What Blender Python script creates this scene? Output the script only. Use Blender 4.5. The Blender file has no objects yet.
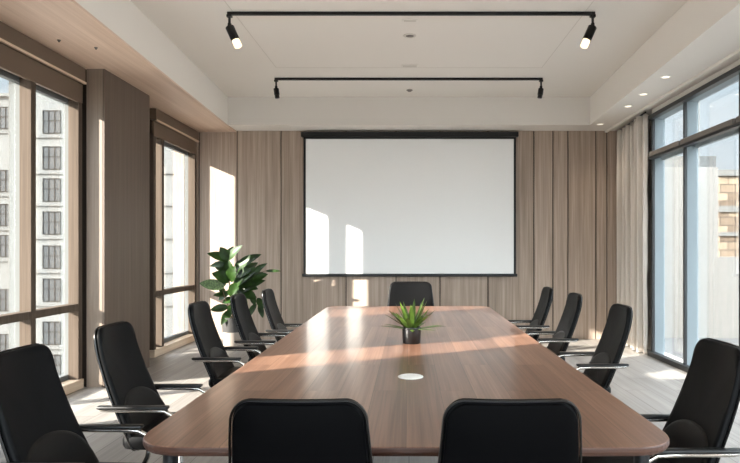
import bpy, bmesh, math, random
from mathutils import Vector, Matrix, Euler
random.seed(7)
S = bpy.context.scene
C = S.collection
PI = math.pi

# ------------------------------------------------------------------ camera
F = 600.0                      # focal length in pixels of the 740 px wide frame
cam_d = bpy.data.cameras.new('camera')
cam = bpy.data.objects.new('camera', cam_d)
C.objects.link(cam)
cam.location = (0, 0, 1.40)
cam.rotation_euler = (PI / 2, 0, 0)
cam_d.sensor_width = 36.0
cam_d.lens = 36.0 * F / 740.0
cam_d.shift_x = -39.0 / 740.0
cam_d.shift_y = 18.5 / 740.0
cam_d.clip_start = 0.05
cam_d.clip_end = 500
S.camera = cam

# ------------------------------------------------------------------ sun, sky, exposure
SUN = Vector((1.0, 0.55, -0.43))          # the way the sunlight travels
sun_d = bpy.data.lights.new('sun', 'SUN')
sun_d.energy = 20.0
sun_d.color = (1.0, 0.93, 0.84)
sun_d.angle = math.radians(0.7)
sun = bpy.data.objects.new('sun', sun_d)
C.objects.link(sun)
sun.rotation_euler = SUN.to_track_quat('-Z', 'Y').to_euler()
sun.location = (-12, -5, 9)

SKY_LOW, SKY_HIGH, SKY_SUNWARD = 1.35, 7.2, 5.6
w = bpy.data.worlds.new('sky')
S.world = w
w.use_nodes = True
nt = w.node_tree
nt.nodes.clear()
N = nt.nodes.new
out = N('ShaderNodeOutputWorld'); bg = N('ShaderNodeBackground')
tc = N('ShaderNodeTexCoord'); sep = N('ShaderNodeSeparateXYZ')
nt.links.new(tc.outputs['Generated'], sep.inputs[0])
def wmap(src, a, b, c, d):
    m = N('ShaderNodeMapRange'); m.interpolation_type = 'SMOOTHSTEP'
    nt.links.new(src, m.inputs[0])
    for i, v in enumerate((a, b, c, d)):
        m.inputs[i + 1].default_value = v
    return m.outputs[0]
def wmath(op, a, b):
    m = N('ShaderNodeMath'); m.operation = op
    for i, v in enumerate((a, b)):
        if isinstance(v, (int, float)): m.inputs[i].default_value = v
        else: nt.links.new(v, m.inputs[i])
    return m.outputs[0]
hi = wmap(sep.outputs['Z'], 0.28, 0.60, 0.0, SKY_HIGH)
back = wmap(sep.outputs['Y'], 0.35, -0.6, 0.0, SKY_SUNWARD)
back = wmath('MULTIPLY', back, wmap(sep.outputs['Z'], -0.02, 0.1, 0.0, 1.0))
tot = wmath('ADD', wmath('ADD', hi, back), SKY_LOW)
rmp = N('ShaderNodeValToRGB')
nt.links.new(sep.outputs['Z'], rmp.inputs[0])
e = rmp.color_ramp.elements
e[0].position = 0.0; e[0].color = (0.86, 0.93, 0.97, 1)
e[1].position = 0.25; e[1].color = (0.64, 0.77, 0.86, 1)
x_ = e.new(0.6); x_.color = (0.88, 0.93, 1.0, 1)
cn = N('ShaderNodeTexNoise'); cn.inputs['Scale'].default_value = 3.0; cn.inputs['Detail'].default_value = 5
nt.links.new(tc.outputs['Generated'], cn.inputs['Vector'])
cl = wmap(cn.outputs[0], 0.5, 0.75, 0.0, 0.7)
mx = N('ShaderNodeMix'); mx.data_type = 'RGBA'
nt.links.new(cl, mx.inputs[0]); nt.links.new(rmp.outputs[0], mx.inputs[6]); mx.inputs[7].default_value = (0.95, 0.97, 1.0, 1)
nt.links.new(mx.outputs[2], bg.inputs['Color'])
nt.links.new(tot, bg.inputs['Strength'])
nt.links.new(bg.outputs[0], out.inputs['Surface'])

S.view_settings.view_transform = 'Standard'
S.view_settings.look = 'None'
S.view_settings.gamma = 1.0
S.view_settings.use_curve_mapping = False
S.view_settings.exposure = 0.50

# ------------------------------------------------------------------ materials
def srgb(r, g, b):
    f = lambda c: (c / 255 / 12.92) if c / 255 <= 0.04045 else ((c / 255 + 0.055) / 1.055) ** 2.4
    return (f(r), f(g), f(b), 1)
def mat(name, col, rough=0.5, metal=0.0, spec=0.5, emit=None, estr=0.0, coat=0.0, bump=0.0, bscale=60, var=0.0, vscale=4.0):
    m = bpy.data.materials.new(name); m.use_nodes = True
    t = m.node_tree; p = t.nodes['Principled BSDF']
    p.inputs['Base Color'].default_value = col
    p.inputs['Roughness'].default_value = rough
    p.inputs['Metallic'].default_value = metal
    p.inputs['Specular IOR Level'].default_value = spec
    p.inputs['Coat Weight'].default_value = coat
    if emit:
        p.inputs['Emission Color'].default_value = emit
        p.inputs['Emission Strength'].default_value = estr
    if bump or var:
        c = t.nodes.new('ShaderNodeTexCoord')
    if bump:
        n = t.nodes.new('ShaderNodeTexNoise'); n.inputs['Scale'].default_value = bscale; n.inputs['Detail'].default_value = 6
        t.links.new(c.outputs['Object'], n.inputs['Vector'])
        b = t.nodes.new('ShaderNodeBump'); b.inputs['Strength'].default_value = bump; b.inputs['Distance'].default_value = 0.004
        t.links.new(n.outputs[0], b.inputs['Height']); t.links.new(b.outputs[0], p.inputs['Normal'])
    if var:
        n2 = t.nodes.new('ShaderNodeTexNoise'); n2.inputs['Scale'].default_value = vscale; n2.inputs['Detail'].default_value = 5
        t.links.new(c.outputs['Object'], n2.inputs['Vector'])
        r = t.nodes.new('ShaderNodeValToRGB')
        k0, k1 = 1 - var, 1 + var
        r.color_ramp.elements[0].position = 0.3; r.color_ramp.elements[1].position = 0.7
        r.color_ramp.elements[0].color = (col[0] * k0, col[1] * k0, col[2] * k0, 1)
        r.color_ramp.elements[1].color = (min(1, col[0] * k1), min(1, col[1] * k1), min(1, col[2] * k1), 1)
        t.links.new(n2.outputs[0], r.inputs[0]); t.links.new(r.outputs[0], p.inputs['Base Color'])
    return m

def wood(name, dark, mid, light, axis='Z', scale=1.0, rough=0.5, island=0.0, coat=0.0, spec=0.5, plank=None):
    """straight-grained timber: noise stretched along `axis`; plank=(length, width) adds board joints in the XY plane"""
    m = bpy.data.materials.new(name); m.use_nodes = True
    t = m.node_tree; p = t.nodes['Principled BSDF']; L = t.links.new; T = t.nodes.new
    p.inputs['Roughness'].default_value = rough
    p.inputs['Coat Weight'].default_value = coat
    p.inputs['Coat Roughness'].default_value = 0.12
    p.inputs['Specular IOR Level'].default_value = spec
    tc = T('ShaderNodeTexCoord')
    geo = T('ShaderNodeNewGeometry')
    off = T('ShaderNodeCombineXYZ')
    mul = T('ShaderNodeMath'); mul.operation = 'MULTIPLY'; mul.inputs[1].default_value = 37.0
    L(geo.outputs['Random Per Island'], mul.inputs[0])
    add = T('ShaderNodeVectorMath'); add.operation = 'ADD'
    L(tc.outputs['Object'], add.inputs[0])
    base_vec = add
    br = None
    if plank:
        br = T('ShaderNodeTexBrick')
        br.offset = 0.37; br.inputs['Scale'].default_value = 1.0
        br.inputs['Brick Width'].default_value = plank[0]; br.inputs['Row Height'].default_value = plank[1]
        br.inputs['Mortar Size'].default_value = plank[2]; br.inputs['Mortar Smooth'].default_value = 0.2
        br.inputs['Color1'].default_value = (0, 0, 0, 1); br.inputs['Color2'].default_value = (1, 1, 1, 1)
        br.inputs['Mortar'].default_value = (0.5, 0.5, 0.5, 1)
        mp0 = T('ShaderNodeMapping')
        if axis == 'Y': mp0.inputs['Rotation'].default_value = (0, 0, PI / 2)
        L(tc.outputs['Object'], mp0.inputs['Vector']); L(mp0.outputs[0], br.inputs['Vector'])
        m2 = T('ShaderNodeMath'); m2.operation = 'MULTIPLY'; m2.inputs[1].default_value = 11.0
        L(br.outputs['Color'], m2.inputs[0])
        for i in range(3): L(m2.outputs[0], off.inputs[i])
    else:
        for i in range(3): L(mul.outputs[0], off.inputs[i])
    L(off.outputs[0], add.inputs[1])
    mp = T('ShaderNodeMapping')
    s_long, s_cross = 0.6 * scale, 22.0 * scale
    mp.inputs['Scale'].default_value = tuple(s_long if a == axis else s_cross for a in 'XYZ')
    L(base_vec.outputs[0], mp.inputs['Vector'])
    n1 = T('ShaderNodeTexNoise'); n1.inputs['Scale'].default_value = 1.0; n1.inputs['Detail'].default_value = 7; n1.inputs['Roughness'].default_value = 0.6
    n1.inputs['Distortion'].default_value = 0.4
    L(mp.outputs[0], n1.inputs['Vector'])
    mp2 = T('ShaderNodeMapping')
    mp2.inputs['Scale'].default_value = tuple(1.2 * scale if a == axis else 120.0 * scale for a in 'XYZ')
    L(base_vec.outputs[0], mp2.inputs['Vector'])
    n2 = T('ShaderNodeTexNoise'); n2.inputs['Scale'].default_value = 1.0; n2.inputs['Detail'].default_value = 3
    L(mp2.outputs[0], n2.inputs['Vector'])
    mixf = T('ShaderNodeMath'); mixf.operation = 'MULTIPLY_ADD'; mixf.inputs[1].default_value = 0.35
    L(n2.outputs[0], mixf.inputs[0])
    sc = T('ShaderNodeMath'); sc.operation = 'MULTIPLY'; sc.inputs[1].default_value = 0.65
    L(n1.outputs[0], sc.inputs[0]); L(sc.outputs[0], mixf.inputs[2])
    val = mixf.outputs[0]
    if island or plank:
        a2 = T('ShaderNodeMath'); a2.operation = 'MULTIPLY_ADD'; a2.inputs[1].default_value = island; 
        src = br.outputs['Color'] if plank else geo.outputs['Random Per Island']
        cen = T('ShaderNodeMath'); cen.operation = 'SUBTRACT'; cen.inputs[1].default_value = 0.5
        L(src, cen.inputs[0]); L(cen.outputs[0], a2.inputs[0]); L(val, a2.inputs[2]); val = a2.outputs[0]
    r = T('ShaderNodeValToRGB')
    el = r.color_ramp.elements
    el[0].position = 0.30; el[0].color = dark
    el[1].position = 0.70; el[1].color = light
    k = el.new(0.5); k.color = mid
    L(val, r.inputs[0])
    col = r.outputs[0]
    if plank:
        mx = T('ShaderNodeMix'); mx.data_type = 'RGBA'
        L(br.outputs['Fac'], mx.inputs[0]); L(col, mx.inputs[6])
        mx.inputs[7].default_value = (dark[0] * 0.55, dark[1] * 0.55, dark[2] * 0.55, 1)
        col = mx.outputs[2]
    L(col, p.inputs['Base Color'])
    b = T('ShaderNodeBump'); b.inputs['Strength'].default_value = 0.08; b.inputs['Distance'].default_value = 0.002
    L(n2.outputs[0], b.inputs['Height']); L(b.outputs[0], p.inputs['Normal'])
    return m

def glass_mat(name, tint):
    m = bpy.data.materials.new(name); m.use_nodes = True
    t = m.node_tree; t.nodes.clear()
    o = t.nodes.new('ShaderNodeOutputMaterial'); tr = t.nodes.new('ShaderNodeBsdfTransparent'); gl = t.nodes.new('ShaderNodeBsdfGlossy')
    gl.inputs['Roughness'].default_value = 0.0; tr.inputs['Color'].default_value = tint
    fr = t.nodes.new('ShaderNodeFresnel'); fr.inputs['IOR'].default_value = 1.45
    sc = t.nodes.new('ShaderNodeMath'); sc.operation = 'MULTIPLY'; sc.inputs[1].default_value = 0.6
    mx = t.nodes.new('ShaderNodeMixShader')
    t.links.new(fr.outputs[0], sc.inputs[0]); t.links.new(sc.outputs[0], mx.inputs[0])
    t.links.new(tr.outputs[0], mx.inputs[1]); t.links.new(gl.outputs[0], mx.inputs[2])
    t.links.new(mx.outputs[0], o.inputs['Surface'])
    return m

M = {}
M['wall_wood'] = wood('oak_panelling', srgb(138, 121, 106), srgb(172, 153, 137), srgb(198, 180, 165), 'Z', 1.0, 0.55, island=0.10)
M['pier_wood_shaded'] = wood('oak_pier_shaded', srgb(76, 64, 54), srgb(92, 78, 67), srgb(106, 91, 79), 'Z', 1.0, 0.55)  # shade on the room-facing side is put into this darker oak
M['soffit_wood'] = wood('oak_soffit', srgb(194, 166, 144), srgb(210, 184, 163), srgb(224, 200, 180), 'Y', 0.8, 0.5)
M['frame_wood'] = wood('window_timber', srgb(72, 62, 53), srgb(84, 73, 63), srgb(96, 84, 74), 'Z', 1.0, 0.8, spec=0.1)
M['sill_wood'] = wood('sill_timber', srgb(190, 168, 144), srgb(206, 184, 160), srgb(218, 198, 174), 'Y', 1.0, 0.5)
M['return_wood'] = wood('oak_return', srgb(112, 98, 85), srgb(128, 113, 99), srgb(142, 127, 113), 'Z', 1.0, 0.55)
M['table_wood'] = wood('walnut_table', srgb(92, 64, 50), srgb(128, 93, 75), srgb(160, 122, 100), 'Y', 0.9, 0.30, island=0.16, spec=0.5, coat=0.25, plank=(1.7, 0.155, 0.0012))
M['table_edge'] = wood('walnut_edge', srgb(58, 36, 27), srgb(74, 46, 34), srgb(88, 56, 42), 'X', 0.9, 0.4)
M['floor'] = wood('pale_plank_floor', srgb(124, 119, 114), srgb(143, 138, 132), srgb(162, 157, 151), 'Y', 0.6, 0.45, island=0.14, plank=(1.5, 0.24, 0.003))
M['plaster'] = mat('warm_white_plaster', srgb(226, 220, 212), 0.9, spec=0.2)
M['plaster_line'] = mat('ceiling_joint', srgb(208, 201, 192), 0.9, spec=0.1)
M['screen'] = mat('screen_fabric', srgb(249, 249, 247), 0.85, spec=0.2)
M['black'] = mat('black_metal', srgb(16, 16, 17), 0.4, spec=0.4)
M['gap'] = mat('dark_reveal', srgb(40, 33, 27), 0.9, spec=0.1)
M['leather'] = mat('black_leather', srgb(8, 8, 9), 0.48, spec=0.12, bump=0.12, bscale=240)
M['cushion'] = mat('black_cushion_leather', srgb(10, 9, 9), 0.40, spec=0.22, bump=0.12, bscale=240)
M['shell'] = mat('black_shell', srgb(5, 5, 6), 0.35, spec=0.05)
M['chrome'] = mat('chrome', srgb(205, 200, 194), 0.14, metal=1.0)
M['piping'] = mat('dark_edge_trim', srgb(62, 61, 60), 0.3, metal=1.0)
M['black_plastic'] = mat('black_plastic', srgb(20, 20, 20), 0.35)
M['alu'] = mat('pale_aluminium', srgb(104, 105, 103), 0.85, spec=0.05)
M['alu_dark'] = mat('graphite_aluminium', srgb(46, 47, 48), 0.45, spec=0.5)
M['alu_blue'] = mat('grey_blue_aluminium', srgb(138, 148, 152), 0.8, spec=0.1)
M['alu_mid'] = mat('grey_aluminium', srgb(120, 114, 108), 0.5, spec=0.4)
M['blind'] = mat('taupe_blind_box', srgb(104, 88, 74), 0.6, spec=0.3)
M['glass'] = glass_mat('clear_glass', (0.97, 0.98, 0.98, 1))
M['curtain'] = mat('oatmeal_curtain', srgb(212, 203, 193), 0.95, spec=0.1, bump=0.15, bscale=300)
M['leaf'] = mat('dark_green_leaf', srgb(36, 60, 18), 0.42, var=0.6, vscale=9, spec=0.3)
M['leaf_pale'] = mat('variegated_leaf', srgb(96, 116, 76), 0.4, var=0.6, vscale=40)
M['succulent'] = mat('green_blade', srgb(70, 94, 34), 0.42, var=0.6, vscale=22)
M['stem'] = mat('brown_stem', srgb(92, 74, 50), 0.8)
M['soil'] = mat('soil', srgb(44, 34, 27), 0.95, bump=0.6, bscale=80)
M['pot_dark'] = mat('charcoal_pot', srgb(58, 56, 54), 0.6, bump=0.1)
M['pot_sunlit'] = mat('sunlit_pot_lower', srgb(150, 140, 130), 0.7, bump=0.1)  # lower half paler: sunlight put into the pot colour
M['pot_black'] = mat('glossy_black_pot', srgb(18, 18, 19), 0.3)
M['white_plastic'] = mat('white_plastic', srgb(240, 238, 232), 0.4)
M['lamp_glow'] = mat('lamp_glow', srgb(255, 236, 205), 0.5, emit=srgb(255, 226, 186), estr=1.1)
M['downlight_glow'] = mat('downlight_glow', srgb(255, 246, 230), 0.5, emit=srgb(255, 240, 214), estr=1.2)
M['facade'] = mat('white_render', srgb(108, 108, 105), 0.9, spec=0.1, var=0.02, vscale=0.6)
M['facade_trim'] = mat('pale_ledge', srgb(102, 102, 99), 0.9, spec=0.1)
M['far_window'] = mat('far_window_pane', srgb(62, 65, 66), 0.6, spec=0.15)
M['far_frame'] = mat('far_window_frame', srgb(38, 38, 37), 0.8, spec=0.1)
M['terrace'] = mat('grey_terrace_paving', srgb(112, 111, 108), 0.85, var=0.1)
M['terrace_wall'] = mat('white_terrace_wall', srgb(152, 147, 139), 0.9, spec=0.1)
M['ground'] = mat('street', srgb(150, 146, 140), 0.9)
# rough stone blocks
sm = bpy.data.materials.new('stone_blocks'); sm.use_nodes = True
t = sm.node_tree; p = t.nodes['Principled BSDF']; p.inputs['Roughness'].default_value = 0.95
c = t.nodes.new('ShaderNodeTexCoord'); mp = t.nodes.new('ShaderNodeMapping'); mp.inputs['Rotation'].default_value = (PI / 2, 0, 0)
b = t.nodes.new('ShaderNodeTexBrick'); b.inputs['Scale'].default_value = 1.0; b.inputs['Brick Width'].default_value = 0.55; b.inputs['Row Height'].default_value = 0.30
b.inputs['Mortar Size'].default_value = 0.02
b.inputs['Color1'].default_value = srgb(92, 78, 64); b.inputs['Color2'].default_value = srgb(140, 124, 104); b.inputs['Mortar'].default_value = srgb(66, 58, 50)
t.links.new(c.outputs['Object'], mp.inputs[0]); t.links.new(mp.outputs[0], b.inputs['Vector']); t.links.new(b.outputs['Color'], p.inputs['Base Color'])
M['stone'] = sm

# ------------------------------------------------------------------ mesh helpers
def B(): return bmesh.new()
def box(bm, x0, x1, y0, y1, z0, z1, bev=0.0, seg=2):
    v = [bm.verts.new((x, y, z)) for x in (x0, x1) for y in (y0, y1) for z in (z0, z1)]
    f = [(0, 1, 3, 2), (4, 6, 7, 5), (0, 4, 5, 1), (2, 3, 7, 6), (0, 2, 6, 4), (1, 5, 7, 3)]
    fs = [bm.faces.new([v[i] for i in q]) for q in f]
    if bev:
        es = {e for q in fs for e in q.edges}
        bmesh.ops.bevel(bm, geom=list(es), offset=bev, segments=seg, affect='EDGES', profile=0.5)
    return v
def tube(bm, pts, r, n=10, cap=True, sx=1.0):
    """round bar through points; r is one radius or one per point"""
    pts = [Vector(p) for p in pts]
    rs = r if isinstance(r, (list, tuple)) else [r] * len(pts)
    rings = []; prev = None
    for i, p in enumerate(pts):
        d = (pts[min(i + 1, len(pts) - 1)] - pts[max(i - 1, 0)]).normalized()
        if prev is None:
            a = Vector((0, 0, 1)) if abs(d.z) < 0.9 else Vector((1, 0, 0))
            u = d.cross(a).normalized()
        else:
            u = (prev - d * prev.dot(d)).normalized()
        prev = u
        vv = d.cross(u)
        rings.append([bm.verts.new(p + (u * math.cos(2 * PI * k / n) * sx + vv * math.sin(2 * PI * k / n)) * rs[i]) for k in range(n)])
    for a, b_ in zip(rings, rings[1:]):
        for k in range(n):
            bm.faces.new((a[k], a[(k + 1) % n], b_[(k + 1) % n], b_[k]))
    if cap:
        bm.faces.new(rings[0][::-1]); bm.faces.new(rings[-1])
def lathe(bm, prof, n=28, cx=0, cy=0, cz=0):
    rings = []
    for (r, z) in prof:
        if r < 1e-6: rings.append([bm.verts.new((cx, cy, cz + z))])
        else: rings.append([bm.verts.new((cx + r * math.cos(2 * PI * k / n), cy + r * math.sin(2 * PI * k / n), cz + z)) for k in range(n)])
    for a, b_ in zip(rings, rings[1:]):
        for k in range(n):
            k2 = (k + 1) % n
            if len(a) == 1 and len(b_) == 1: continue
            if len(a) == 1: bm.faces.new((a[0], b_[k2], b_[k]))
            elif len(b_) == 1: bm.faces.new((a[k], a[k2], b_[0]))
            else: bm.faces.new((a[k], a[k2], b_[k2], b_[k]))
def prism(bm, poly, z0, z1):
    lo = [bm.verts.new((x, y, z0)) for x, y in poly]; hi = [bm.verts.new((x, y, z1)) for x, y in poly]
    bm.faces.new(lo[::-1]); bm.faces.new(hi)
    n = len(poly)
    for i in range(n):
        bm.faces.new((lo[i], lo[(i + 1) % n], hi[(i + 1) % n], hi[i]))
def round_poly(pts, r, n=8):
    res = []; k = len(pts)
    for i, p in enumerate(pts):
        p = Vector(p); a = Vector(pts[i - 1]); b_ = Vector(pts[(i + 1) % k])
        ri = r[i] if isinstance(r, (list, tuple)) else r
        da = (a - p).normalized(); db = (b_ - p).normalized()
        s, e_ = p + da * ri, p + db * ri
        for j in range(n + 1):
            t_ = j / n
            res.append(tuple((1 - t_) ** 2 * s + 2 * t_ * (1 - t_) * p + t_ * t_ * e_))
    return res
def obj(name, bm, m, parent=None, smooth=False, loc=None, rot=None):
    bmesh.ops.recalc_face_normals(bm, faces=bm.faces)
    me = bpy.data.meshes.new(name); bm.to_mesh(me); bm.free()
    if smooth:
        for f in me.polygons: f.use_smooth = True
        try: me.set_sharp_from_angle(angle=math.radians(42))
        except Exception: pass
    me.materials.append(M[m] if isinstance(m, str) else m)
    o = bpy.data.objects.new(name, me); C.objects.link(o)
    if parent: o.parent = parent
    if loc: o.location = loc
    if rot: o.rotation_euler = rot
    return o
def tag(o, label=None, cat=None, group=None, kind=None):
    if label: o['label'] = label
    if cat: o['category'] = cat
    if group: o['group'] = group
    if kind: o['kind'] = kind
    return o
def empty(name, loc=(0, 0, 0), rz=0):
    o = bpy.data.objects.new(name, None); C.objects.link(o)
    o.empty_display_size = 0.1
    o.location = loc; o.rotation_euler = (0, 0, rz)
    return o
def struct(name, bm, m, label, cat, parent=None, smooth=False):
    o = obj(name, bm, m, parent, smooth)
    return tag(o, label, cat, kind='structure')
def copy_tree(o, parent=None):
    c_ = o.copy(); C.objects.link(c_); c_.parent = parent
    for ch in list(o.children): copy_tree(ch, c_)
    return c_

# ------------------------------------------------------------------ room dimensions
YB = 9.40            # back wall
YF = -2.2            # wall behind the camera
XL, XR = -3.40, 3.25 # window planes
ZS, ZC = 3.265, 3.68 # soffit underside, ceiling
YC = 8.95            # rear edge of the ceiling coffer
def edge(y): return 2.70 - 0.045 * (YC - y)

bm = B(); box(bm, XL - 0.3, XR + 0.25, YF - 0.2, YB + 0.2, -0.15, 0.0)
struct('floor', bm, 'floor', 'pale grey wood plank floor with sunlit strips', 'floor')
bm = B(); box(bm, -3.0, 3.0, YF - 0.2, YB + 0.2, ZC, ZC + 0.2)
struct('ceiling', bm, 'plaster', 'warm white flat ceiling inside the coffer', 'ceiling')
bm = B()
for s in (-1, 1):
    for (ya, yb) in ((YF, 6.0), (6.0, 7.5)):
        a, b_ = 1.80, 1.66
        xa = s * (a - (a - b_) * (ya - YF) / (7.5 - YF)); xb = s * (a - (a - b_) * (yb - YF) / (7.5 - YF))
        prism(bm, [(xa - 0.004, ya), (xa + 0.004, ya), (xb + 0.004, yb), (xb - 0.004, yb)], ZC - 0.0015, ZC + 0.001)
box(bm, -1.66, 1.66, 7.496, 7.504, ZC - 0.0015, ZC + 0.001)
struct('trim_1', bm, 'plaster_line', 'thin joint lines between the ceiling boards', 'ceiling joint')

bm = B(); prism(bm, [(XL - 0.3, YF), (-edge(YF), YF), (-edge(YC), YC), (-edge(YC), YB), (XL - 0.3, YB)], ZS, ZC + 0.05)
struct('ceiling_bulkhead_left', bm, 'plaster', 'white dropped bulkhead along the left windows', 'ceiling')
bm = B(); prism(bm, [(XL - 0.02, YF), (-edge(YF) + 0.0, YF), (-edge(YC), YC), (-edge(YC), YB), (XL - 0.02, YB)], ZS - 0.02, ZS - 0.0005)
struct('ceiling_soffit_left', bm, 'soffit_wood', 'pale oak soffit under the left bulkhead', 'ceiling')
bm = B(); prism(bm, [(XR + 0.3, YF), (edge(YF), YF), (edge(YC), YC), (edge(YC), YB), (XR + 0.3, YB)], ZS, ZC + 0.05)
struct('ceiling_bulkhead_right', bm, 'plaster', 'white dropped bulkhead along the right windows', 'ceiling')
bm = B(); box(bm, -2.72, 2.72, YC, YB, ZS, ZC + 0.05)
struct('ceiling_bulkhead_back', bm, 'plaster', 'white dropped bulkhead above the projection screen', 'ceiling')
bm = B(); box(bm, 3.06, 3.10, YF, YB - 0.02, ZS - 0.03, ZS + 0.01); 
struct('trim_2', bm, 'plaster', 'white curtain track cover along the right soffit', 'trim')

# back wall of oak boards with dark reveals
def panel_wall(name, x0, x1, seams, label):
    o = empty(name, (0, YB, 0)); tag(o, label, 'wall', kind='structure')
    bm = B(); box(bm, x0, x1, 0.02, 0.22, 0, ZS + 0.1); obj('backing', bm, 'gap', o)
    xs = [x0] + seams + [x1]
    bm = B()
    for a, b_ in zip(xs, xs[1:]):
        box(bm, a + 0.008, b_ - 0.008, 0, 0.025, 0.0, ZS + 0.05, 0.002, 1)
    obj('board', bm, 'wall_wood', o)
    return o
sx = lambda px: (px - 409) / 600 * YB
panel_wall('wall_back', XL - 0.3, XR + 0.25, [sx(v) for v in (199, 237, 281, 346, 396, 440, 488, 534, 553, 568, 596, 607)],
           'back wall of vertical oak boards with dark joints')
# wall behind the camera: solid ends; the wide glazed middle is added for fill light
bm = B()
box(bm, XL - 0.3, -2.9, YF - 0.2, YF, 0, ZC + 0.1); box(bm, 2.9, XR + 0.25, YF - 0.2, YF, 0, ZC + 0.1)
box(bm, -2.9, 2.9, YF - 0.2, YF, 0, 0.3); box(bm, -2.9, 2.9, YF - 0.2, YF, 2.95, ZC + 0.1)
struct('wall_front', bm, 'plaster', 'white wall behind the viewer with an added wide window', 'wall')
o = empty('added_fill_window', (0, YF, 0)); tag(o, 'added wide window behind the viewer for fill light', 'window', kind='structure')
bm = B()
for x in (-2.87, -0.97, 0.97, 2.87): box(bm, x - 0.03, x + 0.03, -0.12, -0.04, 0.3, 2.95)
for z in (0.33, 2.92): box(bm, -2.9, 2.9, -0.12, -0.04, z - 0.03, z + 0.03)
obj('window_frame', bm, 'alu_dark', o)
bm = B(); box(bm, -2.9, 2.9, -0.085, -0.08, 0.3, 2.95); obj('pane', bm, 'glass', o)
# left wall: piers between three windows
def pier(name, y0, y1, x1, label, hole=None):
    o = empty(name, (XL, y0, 0)); tag(o, label, 'wall', kind='structure')
    def part_box(bm, xa, xb, ya, yb, za, zb, bev=0):
        if not hole: return box(bm, xa, xb, ya, yb, za, zb, bev, 1)
        ha, hb, hz0, hz1 = hole[0] - y0, hole[1] - y0, hole[2], hole[3]
        box(bm, xa, xb, ya, yb, za, hz0); box(bm, xa, xb, ya, yb, hz1, zb)
        box(bm, xa, xb, ya, ha, hz0, hz1); box(bm, xa, xb, hb, yb, hz0, hz1)
    bm = B(); part_box(bm, -0.22 if hole else -0.085, x1 - XL - 0.018, 0.02, y1 - y0, 0, ZS); obj('core', bm, 'gap', o)
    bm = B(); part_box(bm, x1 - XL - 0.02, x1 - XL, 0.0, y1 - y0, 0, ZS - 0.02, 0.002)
    obj('panel', bm, 'pier_wood_shaded', o)
    bm = B(); box(bm, 0.115, x1 - XL - 0.021, 0.0, 0.022, 0, ZS - 0.02, 0.002, 1)
    obj('return_panel', bm, 'return_wood', o)
    return o
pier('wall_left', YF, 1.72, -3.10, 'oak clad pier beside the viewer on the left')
pier('wall_left_added_pier', 2.48, 4.28, -3.10, 'added oak clad pier just out of view that shades the table', (2.58, 3.62, 2.48, 2.91))  # unseen pier added to keep sun off part of the table
o = empty('added_high_window', (XL, 3.10, 2.695)); tag(o, 'added small high window out of view that sends sun to the right floor', 'window', kind='structure')  # unseen opening added to throw a sun patch on the right floor
bm = B(); box(bm, -0.19, -0.184, -0.515, 0.515, -0.21, 0.21); obj('pane', bm, 'glass', o)
bm = B()
for a, b_ in ((-0.519, -0.50), (0.50, 0.519)): box(bm, -0.20, -0.17, a, b_, -0.214, 0.214)
for a, b_ in ((-0.214, -0.20), (0.20, 0.214)): box(bm, -0.20, -0.17, -0.50, 0.50, a, b_)
obj('window_frame', bm, 'alu', o)
bm = B(); box(bm, -4.08, -3.95, 8.05, 8.66, -3, 6)  # unseen column added to keep sun off part of the back wall
struct('sun_blocker_column', bm, 'alu', 'added unseen column that blocks sun beyond the oak pier', 'column')
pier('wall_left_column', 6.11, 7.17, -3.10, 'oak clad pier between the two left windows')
bm = B(); box(bm, XL - 0.085, XL - 0.02, 7.17, 7.78, 0, ZS); box(bm, XL - 0.11, -3.385, 9.365, YB, 0, ZS)
struct('wall_left_recess', bm, 'frame_wood', 'timber reveal beside the far left window', 'wall')

# ------------------------------------------------------------------ windows
def left_window(name, y0, y1, mull, label):
    o = empty(name, (XL, 0, 0)); tag(o, label, 'window', kind='structure')
    ZT = 2.92
    bm = B()   # timber inner frame
    xa, xb = -0.02, 0.085
    for y in [y0 + 0.035] + mull + [y1 - 0.035]: box(bm, xa, xb, y - 0.035, y + 0.035, 0.10, ZT, 0.003, 1)
    ys = [y0 + 0.035] + mull + [y1 - 0.035]
    for a, b_ in zip(ys, ys[1:]):
        box(bm, xa, xb - 0.004, a + 0.035, b_ - 0.035, 0.79, 0.86, 0.003, 1)
    obj('window_frame', bm, 'frame_wood', o)
    bm = B()   # aluminium outer frame
    for y in ys: box(bm, -0.12 if y in mull else -0.075, xa - 0.001, y - 0.024, y + 0.024, 0.10, ZT)
    for a, b_ in zip(ys, ys[1:]):
        for z0, z1 in ((0.10, 0.15), (0.80, 0.85), (ZT - 0.05, ZT)):
            box(bm, -0.075, xa - 0.001, a + 0.025, b_ - 0.025, z0, z1)
    obj('outer_frame', bm, 'alu', o)
    bm = B(); box(bm, -0.17, 0.10, y0, y1, 0.0, 0.098, 0.004, 1); obj('window_sill', bm, 'sill_wood', o)
    bm = B(); box(bm, -0.17, 0.02, y0, y1, ZT + 0.001, ZS); obj('head_trim', bm, 'frame_wood', o)
    for a, b_ in zip(ys, ys[1:]):
        for z0, z1 in ((0.15, 0.80), (0.85, ZT - 0.05)):
            bm = B(); box(bm, -0.066, -0.060, a + 0.026, b_ - 0.026, z0 + 0.001, z1 - 0.001); obj('pane', bm, 'glass', o)
    return o
left_window('added_narrow_window', 1.73, 2.47, [], 'added narrow timber window just out of view that sends sun to the table')  # unseen window added to lay a sunlit band across the table
left_window('window_2', 4.29, 6.09, [5.30], 'nearer tall timber framed window in the left wall')
left_window('window_3', 7.79, 9.36, [8.09], 'far tall timber framed window in the left wall')
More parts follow.
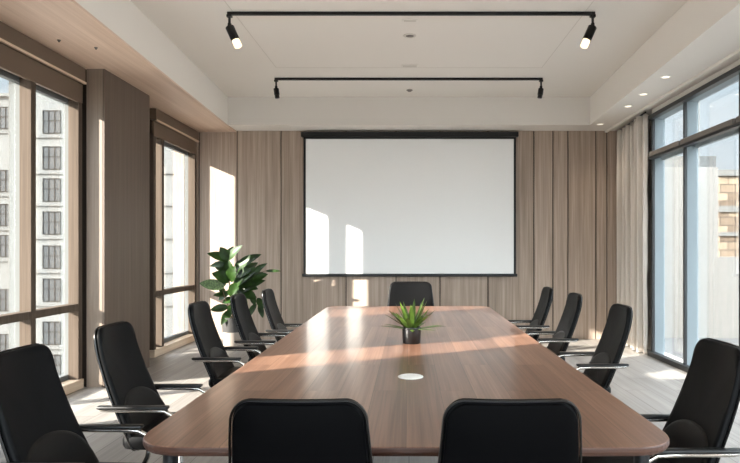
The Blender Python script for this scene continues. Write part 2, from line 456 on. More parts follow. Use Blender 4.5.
def blind(y0, y1, label):
    o = empty('roller_blind', (XL + 0.02, (y0 + y1) / 2, ZS - 0.02)); h = (y1 - y0) / 2
    tag(o, label, 'blind', group='roller blinds over the left windows')
    bm = B(); box(bm, 0.001, 0.10, -h, h, -0.145, -0.005, 0.006); obj('cassette', bm, 'blind', o)
    bm = B(); box(bm, 0.102, 0.108, -h, h, -0.16, -0.145); box(bm, 0.08, 0.108, -h, h, -0.165, -0.16); obj('pale_rail', bm, 'sill_wood', o)
    bm = B(); box(bm, 0.035, 0.07, -h, h, -0.36, -0.166, 0.006); obj('rolled_fabric', bm, 'blind', o)
    return o
blind(4.29, 6.09, 'taupe roller blind rolled up over the nearer left window')
blind(7.79, 9.36, 'taupe roller blind rolled up over the far left window')
blind(1.73, 2.47, 'taupe roller blind rolled up over the added window out of view')

# right glazed wall
o = empty('window_5', (XR, 0, 0)); tag(o, 'tall dark framed glazed wall on the right', 'window', kind='structure')
RM = [7.95, 7.03, 5.84, 4.64, 3.44, 2.24, 1.04, -0.16, -1.36]
RZT, RZT2 = 3.13, 2.69
bm = B()
for y in RM: box(bm, -0.032, 0.0, y - 0.018, y + 0.018, 0.06, RZT, 0.003, 1)
for z0, z1 in ((0.0, 0.06), (RZT, RZT + 0.05)): box(bm, -0.075, 0.0, YF, RM[0] + 0.025, z0, z1)
box(bm, -0.075, 0.0, YF, RM[0] + 0.025, RZT2 - 0.09, RZT2 - 0.06)
obj('window_frame', bm, 'alu_dark', o)
bm = B()
for a, b_ in zip(RM, RM[1:]): box(bm, -0.085, -0.005, b_ + 0.026, a - 0.026, RZT2 - 0.059, RZT2 - 0.002, 0.003, 1)
obj('transom', bm, 'alu_mid', o)
bm = B()
for a, b_ in zip(RM, RM[1:]):
    box(bm, 0.001, 0.13, b_ + 0.021, a - 0.021, RZT + 0.001, RZT + 0.05); box(bm, 0.09, 0.13, b_ + 0.021, a - 0.021, RZT2 - 0.099, RZT2 + 0.009)
for y in RM: box(bm, 0.001, 0.13, y - 0.02, y + 0.02, 0.0, RZT + 0.05)
obj('outer_frame', bm, 'alu_blue', o)
for a, b_ in zip(RM, RM[1:]):
    for z0, z1 in ((0.061, RZT2 - 0.10), (RZT2 + 0.01, RZT)):
        bm = B(); box(bm, 0.11, 0.116, b_ + 0.022, a - 0.022, z0, z1); obj('pane', bm, 'glass', o)
bm = B(); box(bm, 0.131, 0.15, RM[0] + 0.026, YB + 0.02, 0, ZS); box(bm, -0.02, 0.15, YF, RM[0] + 0.026, RZT + 0.051, ZS)
box(bm, 0.0, 0.15, YF, RM[-1] - 0.026, 0, RZT)
struct('wall_right', bm, 'plaster', 'white strip of wall above the right windows', 'wall').location = (XR, 0, 0)

# ------------------------------------------------------------------ curtain
cu = empty('curtain', (3.165, 8.55, 0)); tag(cu, 'oatmeal floor length curtain gathered beside the right windows', 'curtain')
bm = B()
nu, nv = 150, 24
grid = []
for j in range(nv + 1):
    z = 0.015 + (ZS - 0.05 - 0.015) * j / nv
    row = []
    for i in range(nu + 1):
        u = i / nu
        y = 0.70 - 1.26 * u
        amp = 0.052 + 0.014 * math.sin(7 * u + 1)
        spread = 1 + 0.25 * (1 - j / nv) ** 2
        ph = math.sin(2 * PI * 6.5 * u + 0.5 * math.sin(3 * u) + 0.12 * math.sin(j * 0.4)); x = amp * spread * 1.15 * (1.0 - 2.0 * abs(ph) ** 0.8 * (0.5 if ph > 0 else 1.0)) * 0.8 + 0.012 * math.sin(23 * u + j * 0.12) + 0.07 - 0.10 * u
        y += 0.018 * math.cos(2 * PI * 13 * u) + 0.02 * (1 - j / nv) * math.sin(9 * u)
        row.append(bm.verts.new((x, y, z)))
    grid.append(row)
for a, b_ in zip(grid, grid[1:]):
    for i in range(nu): bm.faces.new((a[i], a[i + 1], b_[i + 1], b_[i]))
cl_ = obj('cloth', bm, 'curtain', cu, smooth=True)
md = cl_.modifiers.new('thickness', 'SOLIDIFY'); md.thickness = 0.004
bm = B(); tube(bm, [(-0.03, -0.6, ZS - 0.04), (0.07, 0.72, ZS - 0.04)], 0.012, 8); obj('track', bm, 'alu_dark', cu)

# ------------------------------------------------------------------ projection screen
ps = empty('projection_screen', (0.012, YB - 0.05, 0)); tag(ps, 'large white projection screen with black border on the back wall', 'screen')
bm = B(); box(bm, -1.62, 1.62, 0.0, 0.006, 1.03, 3.15); obj('white_surface', bm, 'screen', ps)
bm = B()
for a, b_ in ((-1.655, -1.62), (1.62, 1.655)): box(bm, a, b_, -0.002, 0.008, 1.03, 3.15)
box(bm, -1.655, 1.655, -0.002, 0.008, 3.13, 3.165)
obj('black_border', bm, 'black', ps)
bm = B(); box(bm, -1.69, 1.69, -0.045, 0.045, 3.16, 3.235, 0.008); obj('housing', bm, 'black', ps)
bm = B(); box(bm, -1.675, 1.675, -0.02, 0.02, 0.985, 1.03, 0.006); obj('bottom_bar', bm, 'black', ps)

# ------------------------------------------------------------------ conference table
tb = empty('conference_table', (-0.01, 4.495, 0)); tag(tb, 'long walnut conference table with rounded corners', 'table')
hw, hl = 0.935, 2.505
pl = round_poly([(-hw, -hl), (hw, -hl), (hw, hl), (-hw, hl)], [0.2, 0.2, 0.2, 0.2], 12)
def slab(bm, poly, z0, z1, inset):
    n = len(poly)
    def off(d):
        res = []
        for i in range(n):
            p_, a, b_ = Vector(poly[i]), Vector(poly[i - 1]), Vector(poly[(i + 1) % n])
            tdir = (b_ - a).normalized(); res.append(p_ + Vector((-tdir.y, tdir.x)) * d)
        return res
    rings = []
    for d, z in ((inset, z0), (0.002, z0 + inset), (0.0, z0 + inset * 1.6), (0.0, z1 - 0.006), (0.002, z1 - 0.002), (0.006, z1)):
        rings.append([bm.verts.new((q.x, q.y, z)) for q in off(d)])
    for a, b_ in zip(rings, rings[1:]):
        for i in range(n): bm.faces.new((a[i], a[(i + 1) % n], b_[(i + 1) % n], b_[i]))
    return rings
bm = B(); rg = slab(bm, pl, 0.7125, 0.745, 0.010); bm.faces.new(rg[0][::-1]); bm.faces.new(rg[-1])
top = obj('tabletop', bm, 'table_wood', tb)
top.data.materials.append(M['table_edge'])
for f in top.data.polygons:
    if f.normal.z < 0.5: f.material_index = 1
for x, y in ((-0.83, -2.38), (0.83, -2.38), (-0.62, 0.0), (0.62, 0.0), (-0.80, 2.30), (0.80, 2.30)):
    bm = B(); lathe(bm, [(0, 0), (0.036, 0), (0.036, 0.012), (0.026, 0.014), (0.026, 0.70), (0.05, 0.702), (0.05, 0.712), (0, 0.712)], 20, x, y)
    obj('leg', bm, 'black', tb, smooth=True)
bm = B()
for x in (-0.5, 0.5): box(bm, x - 0.025, x + 0.025, -2.2, 2.2, 0.665, 0.7115)
for y in (-2.2, 0, 2.2): box(bm, -0.62, 0.62, y - 0.025, y + 0.025, 0.67, 0.71)
obj('underframe', bm, 'black', tb)
gr = empty('cable_grommet', (0.008, 3.10, 0.745)); tag(gr, 'round white cable grommet set in the tabletop', 'grommet')
bm = B(); lathe(bm, [(0, 0.0), (0.066, 0.0), (0.066, 0.002), (0.060, 0.005), (0.040, 0.005), (0.038, 0.003), (0, 0.003)], 36); obj('ring', bm, 'white_plastic', gr, smooth=True)
bm = B(); lathe(bm, [(0, 0.003), (0.035, 0.003), (0.035, 0.0045), (0, 0.0055)], 32); obj('cover', bm, 'white_plastic', gr, smooth=True)

# ------------------------------------------------------------------ chairs (local: faces +Y, origin on the floor under the column)
def back_point(u, t_, off=0.0, grow=0.0):
    """u -1..1 across, t 0..1 up the backrest; off is the distance in front of the rear surface"""
    z = 0.40 + 0.60 * t_
    half = (0.232 - 0.050 * t_) + grow
    y = -0.180 - 0.235 * t_ - 0.02 * math.sin(PI * t_) + 0.03 * (max(0, t_ - 0.75) / 0.25) ** 2 * 0.6
    y += 0.020 * (1 - u * u) * -1 + 0.020
    return Vector((u * half, y + off, z))
def back_outline(n=14):
    """rounded trapezoid in (u, t)"""
    r_u, r_t = 0.30, 0.095
    pts = []
    def corner(cu, ct, a0, a1, ru, rt):
        for k in range(n + 1):
            a = a0 + (a1 - a0) * k / n
            pts.append((cu + ru * math.cos(a), ct + rt * math.sin(a)))
    for k in range(8): pts.append((-0.8 + 1.6 * k / 8, 0.0))
    corner(1 - 0.2, 0.06, -PI / 2, 0, 0.2, 0.06)
    for k in range(1, 16): pts.append((1.0, 0.06 + (1 - r_t - 0.06) * k / 16))
    corner(1 - r_u, 1 - r_t, 0, PI / 2, r_u, r_t)
    for k in range(1, 8): pts.append((1 - r_u - 2 * (1 - r_u) * k / 8, 1.0))
    corner(-1 + r_u, 1 - r_t, PI / 2, PI, r_u, r_t)
    for k in range(1, 16): pts.append((-1.0, 1 - r_t - (1 - r_t - 0.06) * k / 16))
    corner(-1 + 0.2, 0.06, PI, 1.5 * PI, 0.2, 0.06)
    return pts
OUT = back_outline()
def padded_panel(bm, outline, o0, o1, belly, tlo=0.0, thi=1.0, pw=1.0):
    """closed cushion following the backrest curve, between offsets o0 and o1"""
    ctr = Vector((0, sum(p_[1] for p_ in outline) / len(outline)))
    levels = [(1.0, o0 + 0.004), (1.012, (o0 + o1) / 2), (1.0, o1 - 0.006), (0.97, o1)]
    inner = [0.88, 0.7, 0.45, 0.2]
    rings = []
    for s, o in levels:
        rings.append([bm.verts.new(back_point((ctr.x + (u - ctr.x) * s), ctr.y + (t_ - ctr.y) * s, o)) for u, t_ in outline])
    for s in inner:
        rings.append([bm.verts.new(back_point(u * s, ctr.y + (t_ - ctr.y) * s, o1 + belly * (1 - s * s))) for u, t_ in outline])
    n = len(outline)
    for a, b_ in zip(rings, rings[1:]):
        for i in range(n): bm.faces.new((a[i], a[(i + 1) % n], b_[(i + 1) % n], b_[i]))
    c_ = bm.verts.new(back_point(0, ctr.y, o1 + belly))
    for i in range(n): bm.faces.new((rings[-1][i], rings[-1][(i + 1) % n], c_))
    prev = rings[0]
    for s in inner:
        r_ = [bm.verts.new(back_point(u * s, ctr.y + (t_ - ctr.y) * s, o0)) for u, t_ in outline]
        for i in range(n): bm.faces.new((prev[i], r_[i], r_[(i + 1) % n], prev[(i + 1) % n]))
        prev = r_
    c_ = bm.verts.new(back_point(0, ctr.y, o0))
    for i in range(n): bm.faces.new((prev[i], c_, prev[(i + 1) % n]))

def make_chair():
    root = empty('office_chair')
    # padded back, shell, edge trim, lumbar cushion
    bm = B(); padded_panel(bm, OUT, 0.012, 0.042, 0.006); obj('backrest', bm, 'leather', root, smooth=True)
    bm = B(); padded_panel(bm, [(u * 0.965, 0.5 + (t_ - 0.5) * 0.972) for u, t_ in OUT], -0.004, 0.014, 0.0)
    obj('back_shell', bm, 'shell', root, smooth=True)
    bm = B()
    ring = [back_point(u * 1.02, 0.5 + (t_ - 0.5) * 1.008, 0.010) for u, t_ in OUT]
    tube(bm, ring + [ring[0]], 0.0042, 6, cap=False); obj('edge_trim', bm, 'piping', root, smooth=True)
    lum = []
    for k in range(9): lum.append((-0.9 + 1.8 * k / 8, 0.03))
    for k in range(25):
        a = PI * k / 24
        lum.append((0.97 * math.cos(a), 0.10 + 0.34 * math.sin(a) ** 0.55))
    bm = B(); padded_panel(bm, lum, 0.036, 0.053, 0.012); obj('lumbar_cushion', bm, 'cushion', root, smooth=True)
    # seat
    bm = B()
    out_ = round_poly([(-0.235, -0.22), (0.235, -0.22), (0.225, 0.25), (-0.225, 0.25)], [0.06, 0.06, 0.09, 0.09], 8)
    rings = []
    for s, z in ((0.90, 0.405), (0.97, 0.412), (1.0, 0.43), (1.0, 0.455), (0.97, 0.472), (0.88, 0.480), (0.6, 0.484), (0.3, 0.485)):
        rings.append([bm.verts.new((x * s, 0.015 + (y - 0.015) * s, z - 0.02 * max(0, y - 0.12) / 0.13 * s)) for x, y in out_])
    for a, b_ in zip(rings, rings[1:]):
        for i in range(len(out_)): bm.faces.new((a[i], a[(i + 1) % len(out_)], b_[(i + 1) % len(out_)], b_[i]))
    bm.faces.new(rings[0][::-1]); bm.faces.new(rings[-1])
    obj('seat', bm, 'leather', root, smooth=True)
    # arms: chrome loop and black pad on each side
    for s in (-1, 1):
        x = s * 0.24
        pts = [(s * 0.20, -0.02, 0.40), (s * 0.225, 0.0, 0.405), (x, 0.02, 0.43), (x, 0.05, 0.49), (x, 0.058, 0.54), (x, 0.045, 0.585), (x, 0.01, 0.604), (x, -0.08, 0.608), (x, -0.20, 0.608),
               (x, -0.285, 0.610), (x, -0.305, 0.612), (x, -0.318, 0.618)]
        bm = B(); tube(bm, pts, [0.0105] * 9 + [0.0105, 0.009, 0.004], 10); am = obj('armrest', bm, 'chrome', root, smooth=True)
        bm = B(); box(bm, x - 0.018, x + 0.018, -0.322, 0.03, 0.6145, 0.632, 0.0085, 3); obj('arm_pad', bm, 'black_plastic', am, smooth=True)
    # mechanism, column, five-star base on castors
    bm = B(); box(bm, -0.09, 0.09, -0.13, 0.10, 0.355, 0.404, 0.012)
    tube(bm, [(0, -0.10, 0.385), (0, -0.19, 0.385), (0, -0.215, 0.42), (0, -0.225, 0.50)], 0.022, 10, sx=1.4)
    obj('tilt_mechanism', bm, 'black_plastic', root, smooth=True)
    bm = B(); lathe(bm, [(0, 0.10), (0.030, 0.10), (0.030, 0.23), (0.024, 0.232), (0.016, 0.236), (0.016, 0.36), (0, 0.36)], 20)
    obj('gas_column', bm, 'chrome', root, smooth=True)
    bm = B(); lathe(bm, [(0, 0.075), (0.04, 0.075), (0.042, 0.115), (0.03, 0.128), (0, 0.128)], 20)
    for k in range(5):
        a = 2 * PI * k / 5 + PI / 2
        d = Vector((math.cos(a), math.sin(a), 0))
        tube(bm, [d * 0.03 + Vector((0, 0, 0.104)), d * 0.12 + Vector((0, 0, 0.100)), d * 0.22 + Vector((0, 0, 0.084)), d * 0.275 + Vector((0, 0, 0.074))], [0.020, 0.018, 0.014, 0.012], 10)
    obj('star_base', bm, 'chrome', root, smooth=True)
    for k in range(5):
        a = 2 * PI * k / 5 + PI / 2
        d = Vector((math.cos(a), math.sin(a), 0)); n_ = Vector((-d.y, d.x, 0)); c0 = d * 0.265 + Vector((0, 0, 0.027))
        bm = B()
        for s in (-1, 1): tube(bm, [c0 + n_ * (s * 0.006), c0 + n_ * (s * 0.022)], 0.027, 18)
        tube(bm, [d * 0.27 + Vector((0, 0, 0.03)), d * 0.27 + Vector((0, 0, 0.078))], 0.006, 8)
        obj('caster', bm, 'black_plastic', root, smooth=True)
    return root
chair = make_chair()
CH = [
    (-1.20, 2.40, -PI / 2, 'black leather office chair nearest the viewer on the left, cut by the picture edge'),
    (-1.215, 3.20, -PI / 2, 'second black office chair from the front along the left, before the oak pier'),
    (-1.23, 4.53, -PI / 2, 'third black office chair from the front along the left, before the far left window'),
    (-1.16, 5.33, -PI / 2, 'fourth black office chair from the front along the left, covering the grey plant pot'),
    (-1.06, 6.02, -PI / 2, 'farthest black office chair on the left side, just right of the tall potted plant'),
    (0.97, 2.56, PI / 2, 'large black office chair nearest the viewer on the right, before the glazed wall'),
    (1.16, 4.29, PI / 2, 'second black office chair from the front along the right, below the gathered curtain'),
    (1.15, 5.45, PI / 2, 'third black office chair from the front along the right side of the table'),
    (1.11, 6.35, PI / 2, 'farthest black office chair on the right side of the table'),
    (-0.295, 1.965, 0.0, 'left of the two black office chairs seen from behind at the near table end'),
    (0.275, 1.965, 0.0, 'right of the two black office chairs seen from behind at the near table end'),
    (0.02, 7.12, PI, 'wide black office chair at the head of the table under the projection screen'),
]
for i, (x, y, rz, lab) in enumerate(CH):
    o = chair if i == 0 else copy_tree(chair)
    o.location = (x, y, 0); o.rotation_euler = (0, 0, rz)
    if i in (9, 10): o.scale = (0.96, 1, 1)
    if i == 11: o.scale = (1.36, 1, 1.0)
    tag(o, lab, 'chair', group='black office chairs around the conference table')

# ------------------------------------------------------------------ track lights
def head(track, x, tilt, glow, L_, R_, yaw=0.0):
    """spot head hanging from a track"""
    h = obj('spot_head', B(), 'black', track)
    hx = Vector((x, 0, -0.045))
    d = Vector((math.sin(tilt) * math.cos(yaw), math.sin(tilt) * math.sin(yaw), -math.cos(tilt)))
    stem_end = hx + Vector((0, 0, -0.075))
    bm = B()
    box(bm, x - 0.025, x + 0.025, -0.018, 0.018, -0.05, -0.028)
    tube(bm, [hx + Vector((0, 0, 0.01)), stem_end], 0.012, 10)
    tube(bm, [stem_end + Vector((0, 0.0, 0.012)), stem_end + Vector((0, 0, -0.03))], 0.018, 12)
    p0 = stem_end - d * 0.0 + Vector((0, 0, -0.02)); p1 = p0 + d * L_
    tube(bm, [p0, p0 + d * 0.005, p0 + d * (L_ * 0.66)], [R_ * 0.9, R_, R_], 20)
    me = h.data; bmesh.ops.recalc_face_normals(bm, faces=bm.faces); bm.to_mesh(me); bm.free()
    for f in me.polygons: f.use_smooth = True
    me.set_sharp_from_angle(angle=math.radians(40))
    bm = B(); tube(bm, [p0 + d * (L_ * 0.66), p0 + d * (L_ * 0.98), p1], [R_ * 0.86, R_ * 0.86, R_ * 0.7], 20)
    obj('lens', bm, 'lamp_glow' if glow else 'black_plastic', h, smooth=True)
    return p1, d
def track(y, xs0, xs1, label, heads):
    o = empty('track_light', (0, y, ZC)); tag(o, label, 'track light', group='ceiling track lights')
    bm = B(); box(bm, xs0, xs1, -0.018, 0.018, -0.030, -0.0005, 0.003, 1); obj('track', bm, 'black', o)
    for h_ in heads:
        p1, d = head(o, *h_)
        if h_[2]:
            ld = bpy.data.lights.new('spot_lamp', 'SPOT'); ld.energy = 60; ld.spot_size = math.radians(85); ld.spot_blend = 0.8
            ld.color = (1.0, 0.84, 0.66); ld.shadow_soft_size = 0.03
            lo = bpy.data.objects.new('spot_lamp', ld); C.objects.link(lo); lo.parent = o
            lo.location = p1 + d * 0.02; lo.rotation_euler = d.to_track_quat('-Z', 'Y').to_euler()
    return o
track(5.75, -1.74, 1.78, 'nearer black ceiling track with two glowing spot heads', [(-1.72, 0.42, True, 0.215, 0.042), (1.76, -0.42, True, 0.215, 0.042)])
track(7.95, -1.78, 1.77, 'farther black ceiling track with two small unlit spot heads', [(-1.76, 0.12, False, 0.13, 0.036), (1.75, -0.15, False, 0.13, 0.036)])

# ------------------------------------------------------------------ small ceiling fittings
DL = [(2.76, 6.45, 'recessed downlight nearest the viewer in the right soffit', 0.045), (2.80, 7.17, 'second recessed downlight from the front in the right soffit', 0.045),
      (2.84, 7.77, 'third recessed downlight in the right soffit, close to the curtain', 0.045), (2.83, 8.88, 'farthest recessed downlight in the right soffit, by the back wall', 0.04)]
dl0 = None
for x, y, lab, r in DL:
    if dl0 is None:
        o = empty('recessed_downlight', (x, y, ZS))
        bm = B(); lathe(bm, [(0.036, -0.0005), (0.038, -0.008), (0.052, -0.008), (0.056, -0.0005)], 28); obj('bezel', bm, 'white_plastic', o, smooth=True)
        bm = B(); lathe(bm, [(0, -0.0005), (0.0375, -0.0005), (0.036, -0.005), (0, -0.004)], 24); obj('lens', bm, 'downlight_glow', o, smooth=True)
        dl0 = o
    else:
        o = copy_tree(dl0); o.location = (x, y, ZS)
    tag(o, lab, 'downlight', group='downlights in the right soffit')
    ld = bpy.data.lights.new('downlight_lamp', 'SPOT'); ld.energy = 8; ld.spot_size = math.radians(90); ld.spot_blend = 0.9; ld.color = (1, 0.9, 0.76); ld.shadow_soft_size = 0.03
    lo = bpy.data.objects.new('downlight_lamp', ld); C.objects.link(lo); lo.parent = o; lo.location = (0, 0, -0.02)
o = empty('recessed_spotlight', (0.008, 6.38, ZC)); tag(o, 'round recessed spotlight in the middle of the ceiling', 'spotlight')
bm = B(); lathe(bm, [(0.045, -0.0005), (0.046, -0.008), (0.066, -0.006), (0.070, -0.0005)], 30); obj('bezel', bm, 'plaster_line', o, smooth=True)
bm = B(); lathe(bm, [(0, -0.0005), (0.046, -0.0005), (0.044, -0.004), (0.024, -0.004), (0.022, -0.009), (0, -0.009)], 24); obj('lens', bm, 'alu_mid', o, smooth=True)
for (y, wd, dp, lab) in ((5.95, 0.075, 0.035, 'thin pale ceiling diffuser near the front track'), (7.42, 0.10, 0.045, 'wide pale ceiling diffuser just before the far track')):
    o = empty('ceiling_diffuser', (0.01, y, ZC)); tag(o, lab, 'diffuser', group='pale ceiling diffusers')
    bm = B(); box(bm, -wd, wd, -dp, dp, -0.008, -0.0005, 0.003); obj('plate', bm, 'plaster', o)
    bm = B(); box(bm, -wd + 0.015, wd - 0.015, -dp + 0.012, dp - 0.012, -0.0095, -0.0081); obj('slot', bm, 'plaster_line', o)
o = empty('ceiling_sensor', (0.008, 8.55, ZC)); tag(o, 'small round sensor on the ceiling behind the far track', 'sensor')
bm = B(); lathe(bm, [(0, -0.025), (0.02, -0.024), (0.032, -0.012), (0.045, -0.006), (0.045, -0.0005), (0, -0.0005)], 24); obj('housing', bm, 'alu_mid', o, smooth=True)
for px, py, lab in ((59, 40, 'left one of two tiny sprinkler heads in the oak soffit'), (96, 47.5, 'right one of two tiny sprinkler heads in the oak soffit')):
    y = (ZS - 0.02 - 1.4) * 600 / (250 - py); x = (px - 409) * y / 600
    o = empty('sprinkler_head', (x, y, ZS - 0.02)); tag(o, lab, 'sprinkler', group='sprinkler heads in the oak soffit')
    bm = B(); lathe(bm, [(0, -0.010), (0.012, -0.009), (0.016, -0.0005), (0, -0.0005)], 16); obj('cap', bm, 'alu_mid', o, smooth=True)
    bm = B(); lathe(bm, [(0, -0.018), (0.006, -0.018), (0.006, -0.0101), (0, -0.0101)], 10); obj('nozzle', bm, 'alu_dark', o)

# ------------------------------------------------------------------ plants
def leaf(bm, base, tip, width, nrm, droop=0.15, fold=0.18, n=8):
    base, tip = Vector(base), Vector(tip)
    d = tip - base; L_ = d.length
    side = d.cross(Vector(nrm)).normalized(); up = side.cross(d).normalized()
    rows = []
    for i in range(n + 1):
        t_ = i / n
        wv = width * 0.5 * (math.sin(PI * min(1, t_ * 0.96 + 0.04) ** 0.85) ** 0.8 if t_ < 1 else 0.0)
        c_ = base + d * t_ + up * (droop * L_ * (math.sin(PI * t_) * 0.6 - 0.3 * t_))
        rows.append([bm.verts.new(c_ + side * (wv * k) + up * (fold * wv * abs(k))) for k in (-1, -0.5, 0, 0.5, 1)])
    for a, b_ in zip(rows, rows[1:]):
        for k in range(4): bm.faces.new((a[k], a[k + 1], b_[k + 1], b_[k]))
PX, PY_ = -2.585, 8.80
fp = empty('potted_fig', (PX, PY_, 0)); tag(fp, 'tall broad leaved potted plant in the back left corner', 'plant')
bm = B(); lathe(bm, [(0, 0), (0.125, 0), (0.135, 0.01), (0.142, 0.205), (0, 0.205)], 32); obj('pot_lower', bm, 'pot_sunlit', fp, smooth=True)
bm = B(); lathe(bm, [(0, 0.2055), (0.144, 0.2055), (0.158, 0.40), (0.160, 0.42), (0.146, 0.42), (0.142, 0.36), (0, 0.36)], 32); obj('pot', bm, 'pot_dark', fp, smooth=True)
bm = B(); lathe(bm, [(0, 0.385), (0.08, 0.383), (0.142, 0.3605), (0, 0.3605)], 24); obj('soil', bm, 'soil', fp, smooth=True)
def pt(px, py, dy=0.0):
    y = PY_ + dy
    return Vector(((px - 409) * y / 600 - PX, dy, 1.4 - (py - 250) * y / 600))
bm = B()
tube(bm, [(0, 0, 0.36), pt(232, 300), pt(229, 281), pt(228, 260)], [0.012, 0.010, 0.008, 0.005], 8)
tube(bm, [(0.02, 0.02, 0.36), pt(236, 298, .02), pt(240, 282, .03), pt(246, 268, .04)], [0.011, 0.009, 0.007, 0.004], 8)
tube(bm, [(-0.02, -0.02, 0.36), pt(229, 308, -.03), pt(225, 298, -.05), pt(222, 288, -.06)], [0.009, 0.007, 0.005, 0.004], 8)
tube(bm, [pt(238, 290, .02), pt(250, 286, .0), pt(258, 300, -.02), pt(260, 308, -.03)], [0.006, 0.005, 0.004, 0.003], 8)
tube(bm, [pt(240, 282, .03), pt(256, 274, .03), pt(268, 270, .02)], [0.006, 0.004, 0.003], 8)
obj('stem', bm, 'stem', fp, smooth=True)
LV = [  # base px, tip px, width px, depth of base and tip
    (229, 261, 207, 253, 9, 0, -.10), (229, 260, 220, 247, 9, 0, -.05), (228, 260, 242, 245, 8, 0, -.08), (229, 259, 233, 246, 8, 0, .08),
    (228, 264, 209, 266, 5, 0, .08), (230, 281, 212, 273, 12, 0, -.12), (230, 281, 235, 266, 11, 0, -.12), (229, 282, 221, 268, 9, 0, .1),
    (226, 296, 213, 295, 6, 0, -.08), (236, 268, 261, 254, 9, .03, -.05), (235, 267, 248, 262, 8, .03, .1), (240, 282, 262, 268, 12, .02, -.08),
    (233, 287, 255, 271, 11, .02, -.14), (241, 291, 265, 280, 10, .02, -.06), (252, 276, 267, 263, 7, .03, .0), (266, 271, 281, 271, 2.6, .02, -.02),
    (242, 291, 256, 299, 9, .02, -.10), (236, 283, 232, 296, 9, -.02, -.15), (252, 292, 255, 306, 6, 0, -.06), (258, 298, 263, 310, 6, -.02, -.08),
    (259, 305, 263, 318, 5, -.03, -.08), (256, 304, 249, 317, 6, -.02, -.08), (228, 307, 210, 310, 7, -.03, -.10), (231, 310, 221, 325, 7, -.04, -.19),
    (233, 304, 228, 316, 6, 0, -.12), (229, 289, 238, 299, 8, 0, -.1), (225, 293, 219, 288, 5, -.03, -.02), (235, 296, 246, 289, 8, .02, -.09),
    (236, 275, 251, 270, 9, .02, -.13), (243, 285, 258, 289, 8, .02, -.02),
    (228, 271, 214, 262, 9, .02, .12), (232, 274, 226, 258, 9, .0, -.02), (238, 278, 256, 284, 10, .02, -.1), (230, 292, 218, 300, 7, .0, .06),
    (240, 296, 247, 307, 7, .02, -.05), (234, 299, 222, 303, 7, .0, -.06), (244, 274, 258, 262, 9, .03, .12), (246, 280, 268, 274, 9, .02, .08),
    (234, 290, 244, 282, 9, .02, .1), (226, 284, 214, 289, 7, -.03, .05),
]
bm = B()
for i, (bx, by, tx, ty, wd, d0, d1) in enumerate(LV):
    rn = random.Random(i)
    leaf(bm, pt(bx, by, d0), pt(tx, ty, d1), wd / 68 * 1.15, (rn.uniform(-.35, .35), -1.0, rn.uniform(0.2, 0.9)), 0.12, 0.22)
fo = obj('foliage', bm, 'leaf', fp, smooth=True)
bm = B(); leaf(bm, pt(224, 287, -.05), pt(199, 283, -.12), 0.17, (0.1, -1, 0.4), 0.12, 0.15)
tag(obj('pale_leaf', bm, 'leaf_pale', fp, smooth=True), 'pale variegated leaf')

tp = empty('potted_succulent', (0.018, 4.22, 0.745)); tag(tp, 'small green spiky plant in a black pot on the conference table', 'plant')
bm = B(); lathe(bm, [(0, 0), (0.056, 0), (0.062, 0.006), (0.068, 0.108), (0.068, 0.114), (0.060, 0.114), (0.058, 0.09), (0, 0.09)], 32); obj('pot', bm, 'pot_black', tp, smooth=True)
bm = B(); lathe(bm, [(0, 0.100), (0.03, 0.099), (0.058, 0.0905), (0, 0.0905)], 20); obj('soil', bm, 'soil', tp, smooth=True)
bm = B()
def blade(bm, az, el, L_, wd, r0=0.015):
    d = Vector((math.cos(az) * math.cos(el), math.sin(az) * math.cos(el), math.sin(el)))
    base = Vector((math.cos(az) * r0, math.sin(az) * r0, 0.098))
    side = Vector((-math.sin(az), math.cos(az), 0)); up = side.cross(d) * -1
    rows = []
    n = 8
    for i in range(n + 1):
        t_ = i / n
        wv = wd * (0.55 + 0.45 * math.sin(PI * min(t_ * 1.5, 1) * 0.5)) * (1 - t_ ** 2.4) * 0.5 + 0.0006
        c_ = base + d * (L_ * t_) + Vector((0, 0, -1)) * (0.16 * L_ * t_ * t_ * math.cos(el))
        th = 0.004 * (1 - t_) + 0.0006
        rows.append([bm.verts.new(c_ + side * wv - up * 0.25 * wv), bm.verts.new(c_ + up * th * 0.2), bm.verts.new(c_ - side * wv - up * 0.25 * wv), bm.verts.new(c_ + up * -th)])
    for a, b_ in zip(rows, rows[1:]):
        for k in range(4): bm.faces.new((a[k], a[(k + 1) % 4], b_[(k + 1) % 4], b_[k]))
for i in range(32):
    rn = random.Random(100 + i)
    ring = i % 3
    az = i * 2.39996 + rn.uniform(-.2, .2)
    el = (0.28, 0.72, 1.15)[ring] + rn.uniform(-.12, .12)
    blade(bm, az, el, (0.215, 0.225, 0.235)[ring] * rn.uniform(.85, 1.08), rn.uniform(.036, .050), (0.03, 0.018, 0.008)[ring])
obj('foliage', bm, 'succulent', tp, smooth=True)

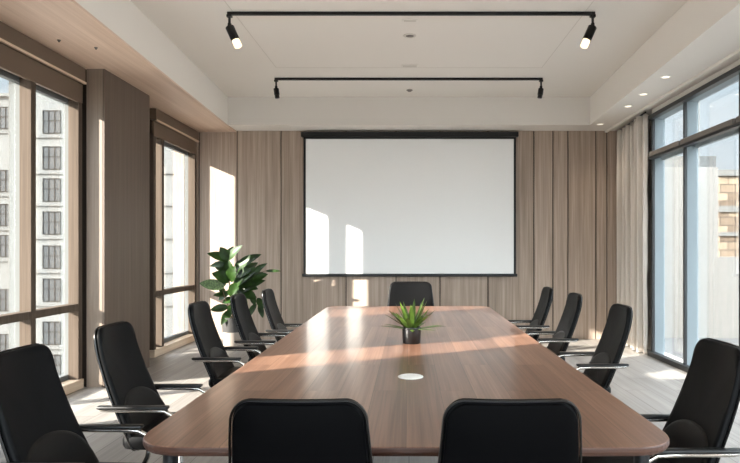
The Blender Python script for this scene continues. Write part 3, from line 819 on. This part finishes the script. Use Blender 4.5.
# ------------------------------------------------------------------ outside
bm = B(); box(bm, XR + 0.16, 14, -8, 16, -0.3, -0.03)
struct('terrace_floor', bm, 'terrace', 'grey paved terrace outside the right windows', 'terrace')
bm = B(); box(bm, -150, 150, -60, 220, -15.2, -15)
struct('ground', bm, 'ground', 'street far below', 'ground')
bm = B(); yw = 9.75
def wx(px): return (px - 409) * yw / 600
def wz(py): return 1.4 + (250 - py) * yw / 600
prism(bm, [(XR + 0.4, yw), (wx(718), yw), (wx(718), yw + 0.3), (XR + 0.4, yw + 0.3)], -0.03, wz(167))
prism(bm, [(wx(718) + 0.002, yw), (12, yw), (12, yw + 0.3), (wx(718) + 0.002, yw + 0.3)], -0.03, wz(257))
struct('terrace_wall', bm, 'terrace_wall', 'stepped white terrace wall outside the right windows', 'wall')
def building(name, Y, px0, px1, ptop, depth, label, m, cols, rows, wpx, hpx, ledges=True, base=-15):
    k = 600 / Y
    X = lambda px: (px - 409) / k
    Z = lambda py: 1.4 + (250 - py) / k
    o = empty(name, (X((px0 + px1) / 2), Y, base)); tag(o, label, 'building')
    ox, oz = X((px0 + px1) / 2), base
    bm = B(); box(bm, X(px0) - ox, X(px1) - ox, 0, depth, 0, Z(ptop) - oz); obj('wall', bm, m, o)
    if ledges:
        bm = B()
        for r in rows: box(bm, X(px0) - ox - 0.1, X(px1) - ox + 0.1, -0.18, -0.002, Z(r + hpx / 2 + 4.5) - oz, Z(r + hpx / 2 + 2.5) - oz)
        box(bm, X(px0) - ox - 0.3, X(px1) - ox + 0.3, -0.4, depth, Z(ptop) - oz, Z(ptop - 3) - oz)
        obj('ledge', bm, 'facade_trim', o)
    for cpx in cols:
        for r in rows:
            if r - hpx / 2 < ptop + 4: continue
            x0, x1 = X(cpx - wpx / 2) - ox, X(cpx + wpx / 2) - ox; z0, z1 = Z(r + hpx / 2) - oz, Z(r - hpx / 2) - oz
            t_ = 0.07; y0, y1 = -0.08, -0.003
            bm = B()
            box(bm, x0, x0 + t_, y0, y1, z0, z1); box(bm, x1 - t_, x1, y0, y1, z0, z1)
            box(bm, x0, x1, y0, y1, z0, z0 + t_); box(bm, x0, x1, y0, y1, z1 - t_, z1)
            for f in (1 / 3, 2 / 3): box(bm, x0 + (x1 - x0) * f - 0.03, x0 + (x1 - x0) * f + 0.03, y0, y1, z0, z1)
            zc = z0 + (z1 - z0) * 0.55; box(bm, x0, x1, y0, y1, zc - 0.03, zc + 0.03)
            wf = obj('window', bm, 'far_frame', o)
            bm = B(); box(bm, x0 + t_, x1 - t_, -0.03, -0.002, z0 + t_, z1 - t_); obj('pane', bm, 'far_window', wf)
    return o
ROWS = [122, 158, 190, 223, 257, 290, 333, 366]
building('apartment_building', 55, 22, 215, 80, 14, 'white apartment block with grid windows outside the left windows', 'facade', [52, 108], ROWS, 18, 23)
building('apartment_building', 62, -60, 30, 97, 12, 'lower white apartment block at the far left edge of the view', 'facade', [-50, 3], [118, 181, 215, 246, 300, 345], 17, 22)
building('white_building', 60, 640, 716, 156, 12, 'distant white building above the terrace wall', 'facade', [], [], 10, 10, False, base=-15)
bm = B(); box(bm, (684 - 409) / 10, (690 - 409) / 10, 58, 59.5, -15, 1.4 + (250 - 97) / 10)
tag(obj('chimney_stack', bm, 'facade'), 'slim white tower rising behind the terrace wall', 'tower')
bm = B()
sb = empty('stone_building', (10.6, 22, -1)); tag(sb, 'rough stone building behind the low terrace wall on the right', 'building')
k = 600 / 22
zz = lambda py: 1.4 + (250 - py) / k + 1
bm = B(); box(bm, (719 - 409) / k - 10.6, 6, 0, 4, 0, zz(176)); obj('wall', bm, 'stone', sb)
bm = B()
for a, b_ in ((212, 206), (236, 232)): box(bm, (719 - 409) / k - 10.65, 6.05, -0.08, 4.05, zz(a), zz(b_))
box(bm, (719 - 409) / k - 10.7, 6.1, -0.12, 4.1, zz(176), zz(170)); obj('band', bm, 'facade_trim', sb)
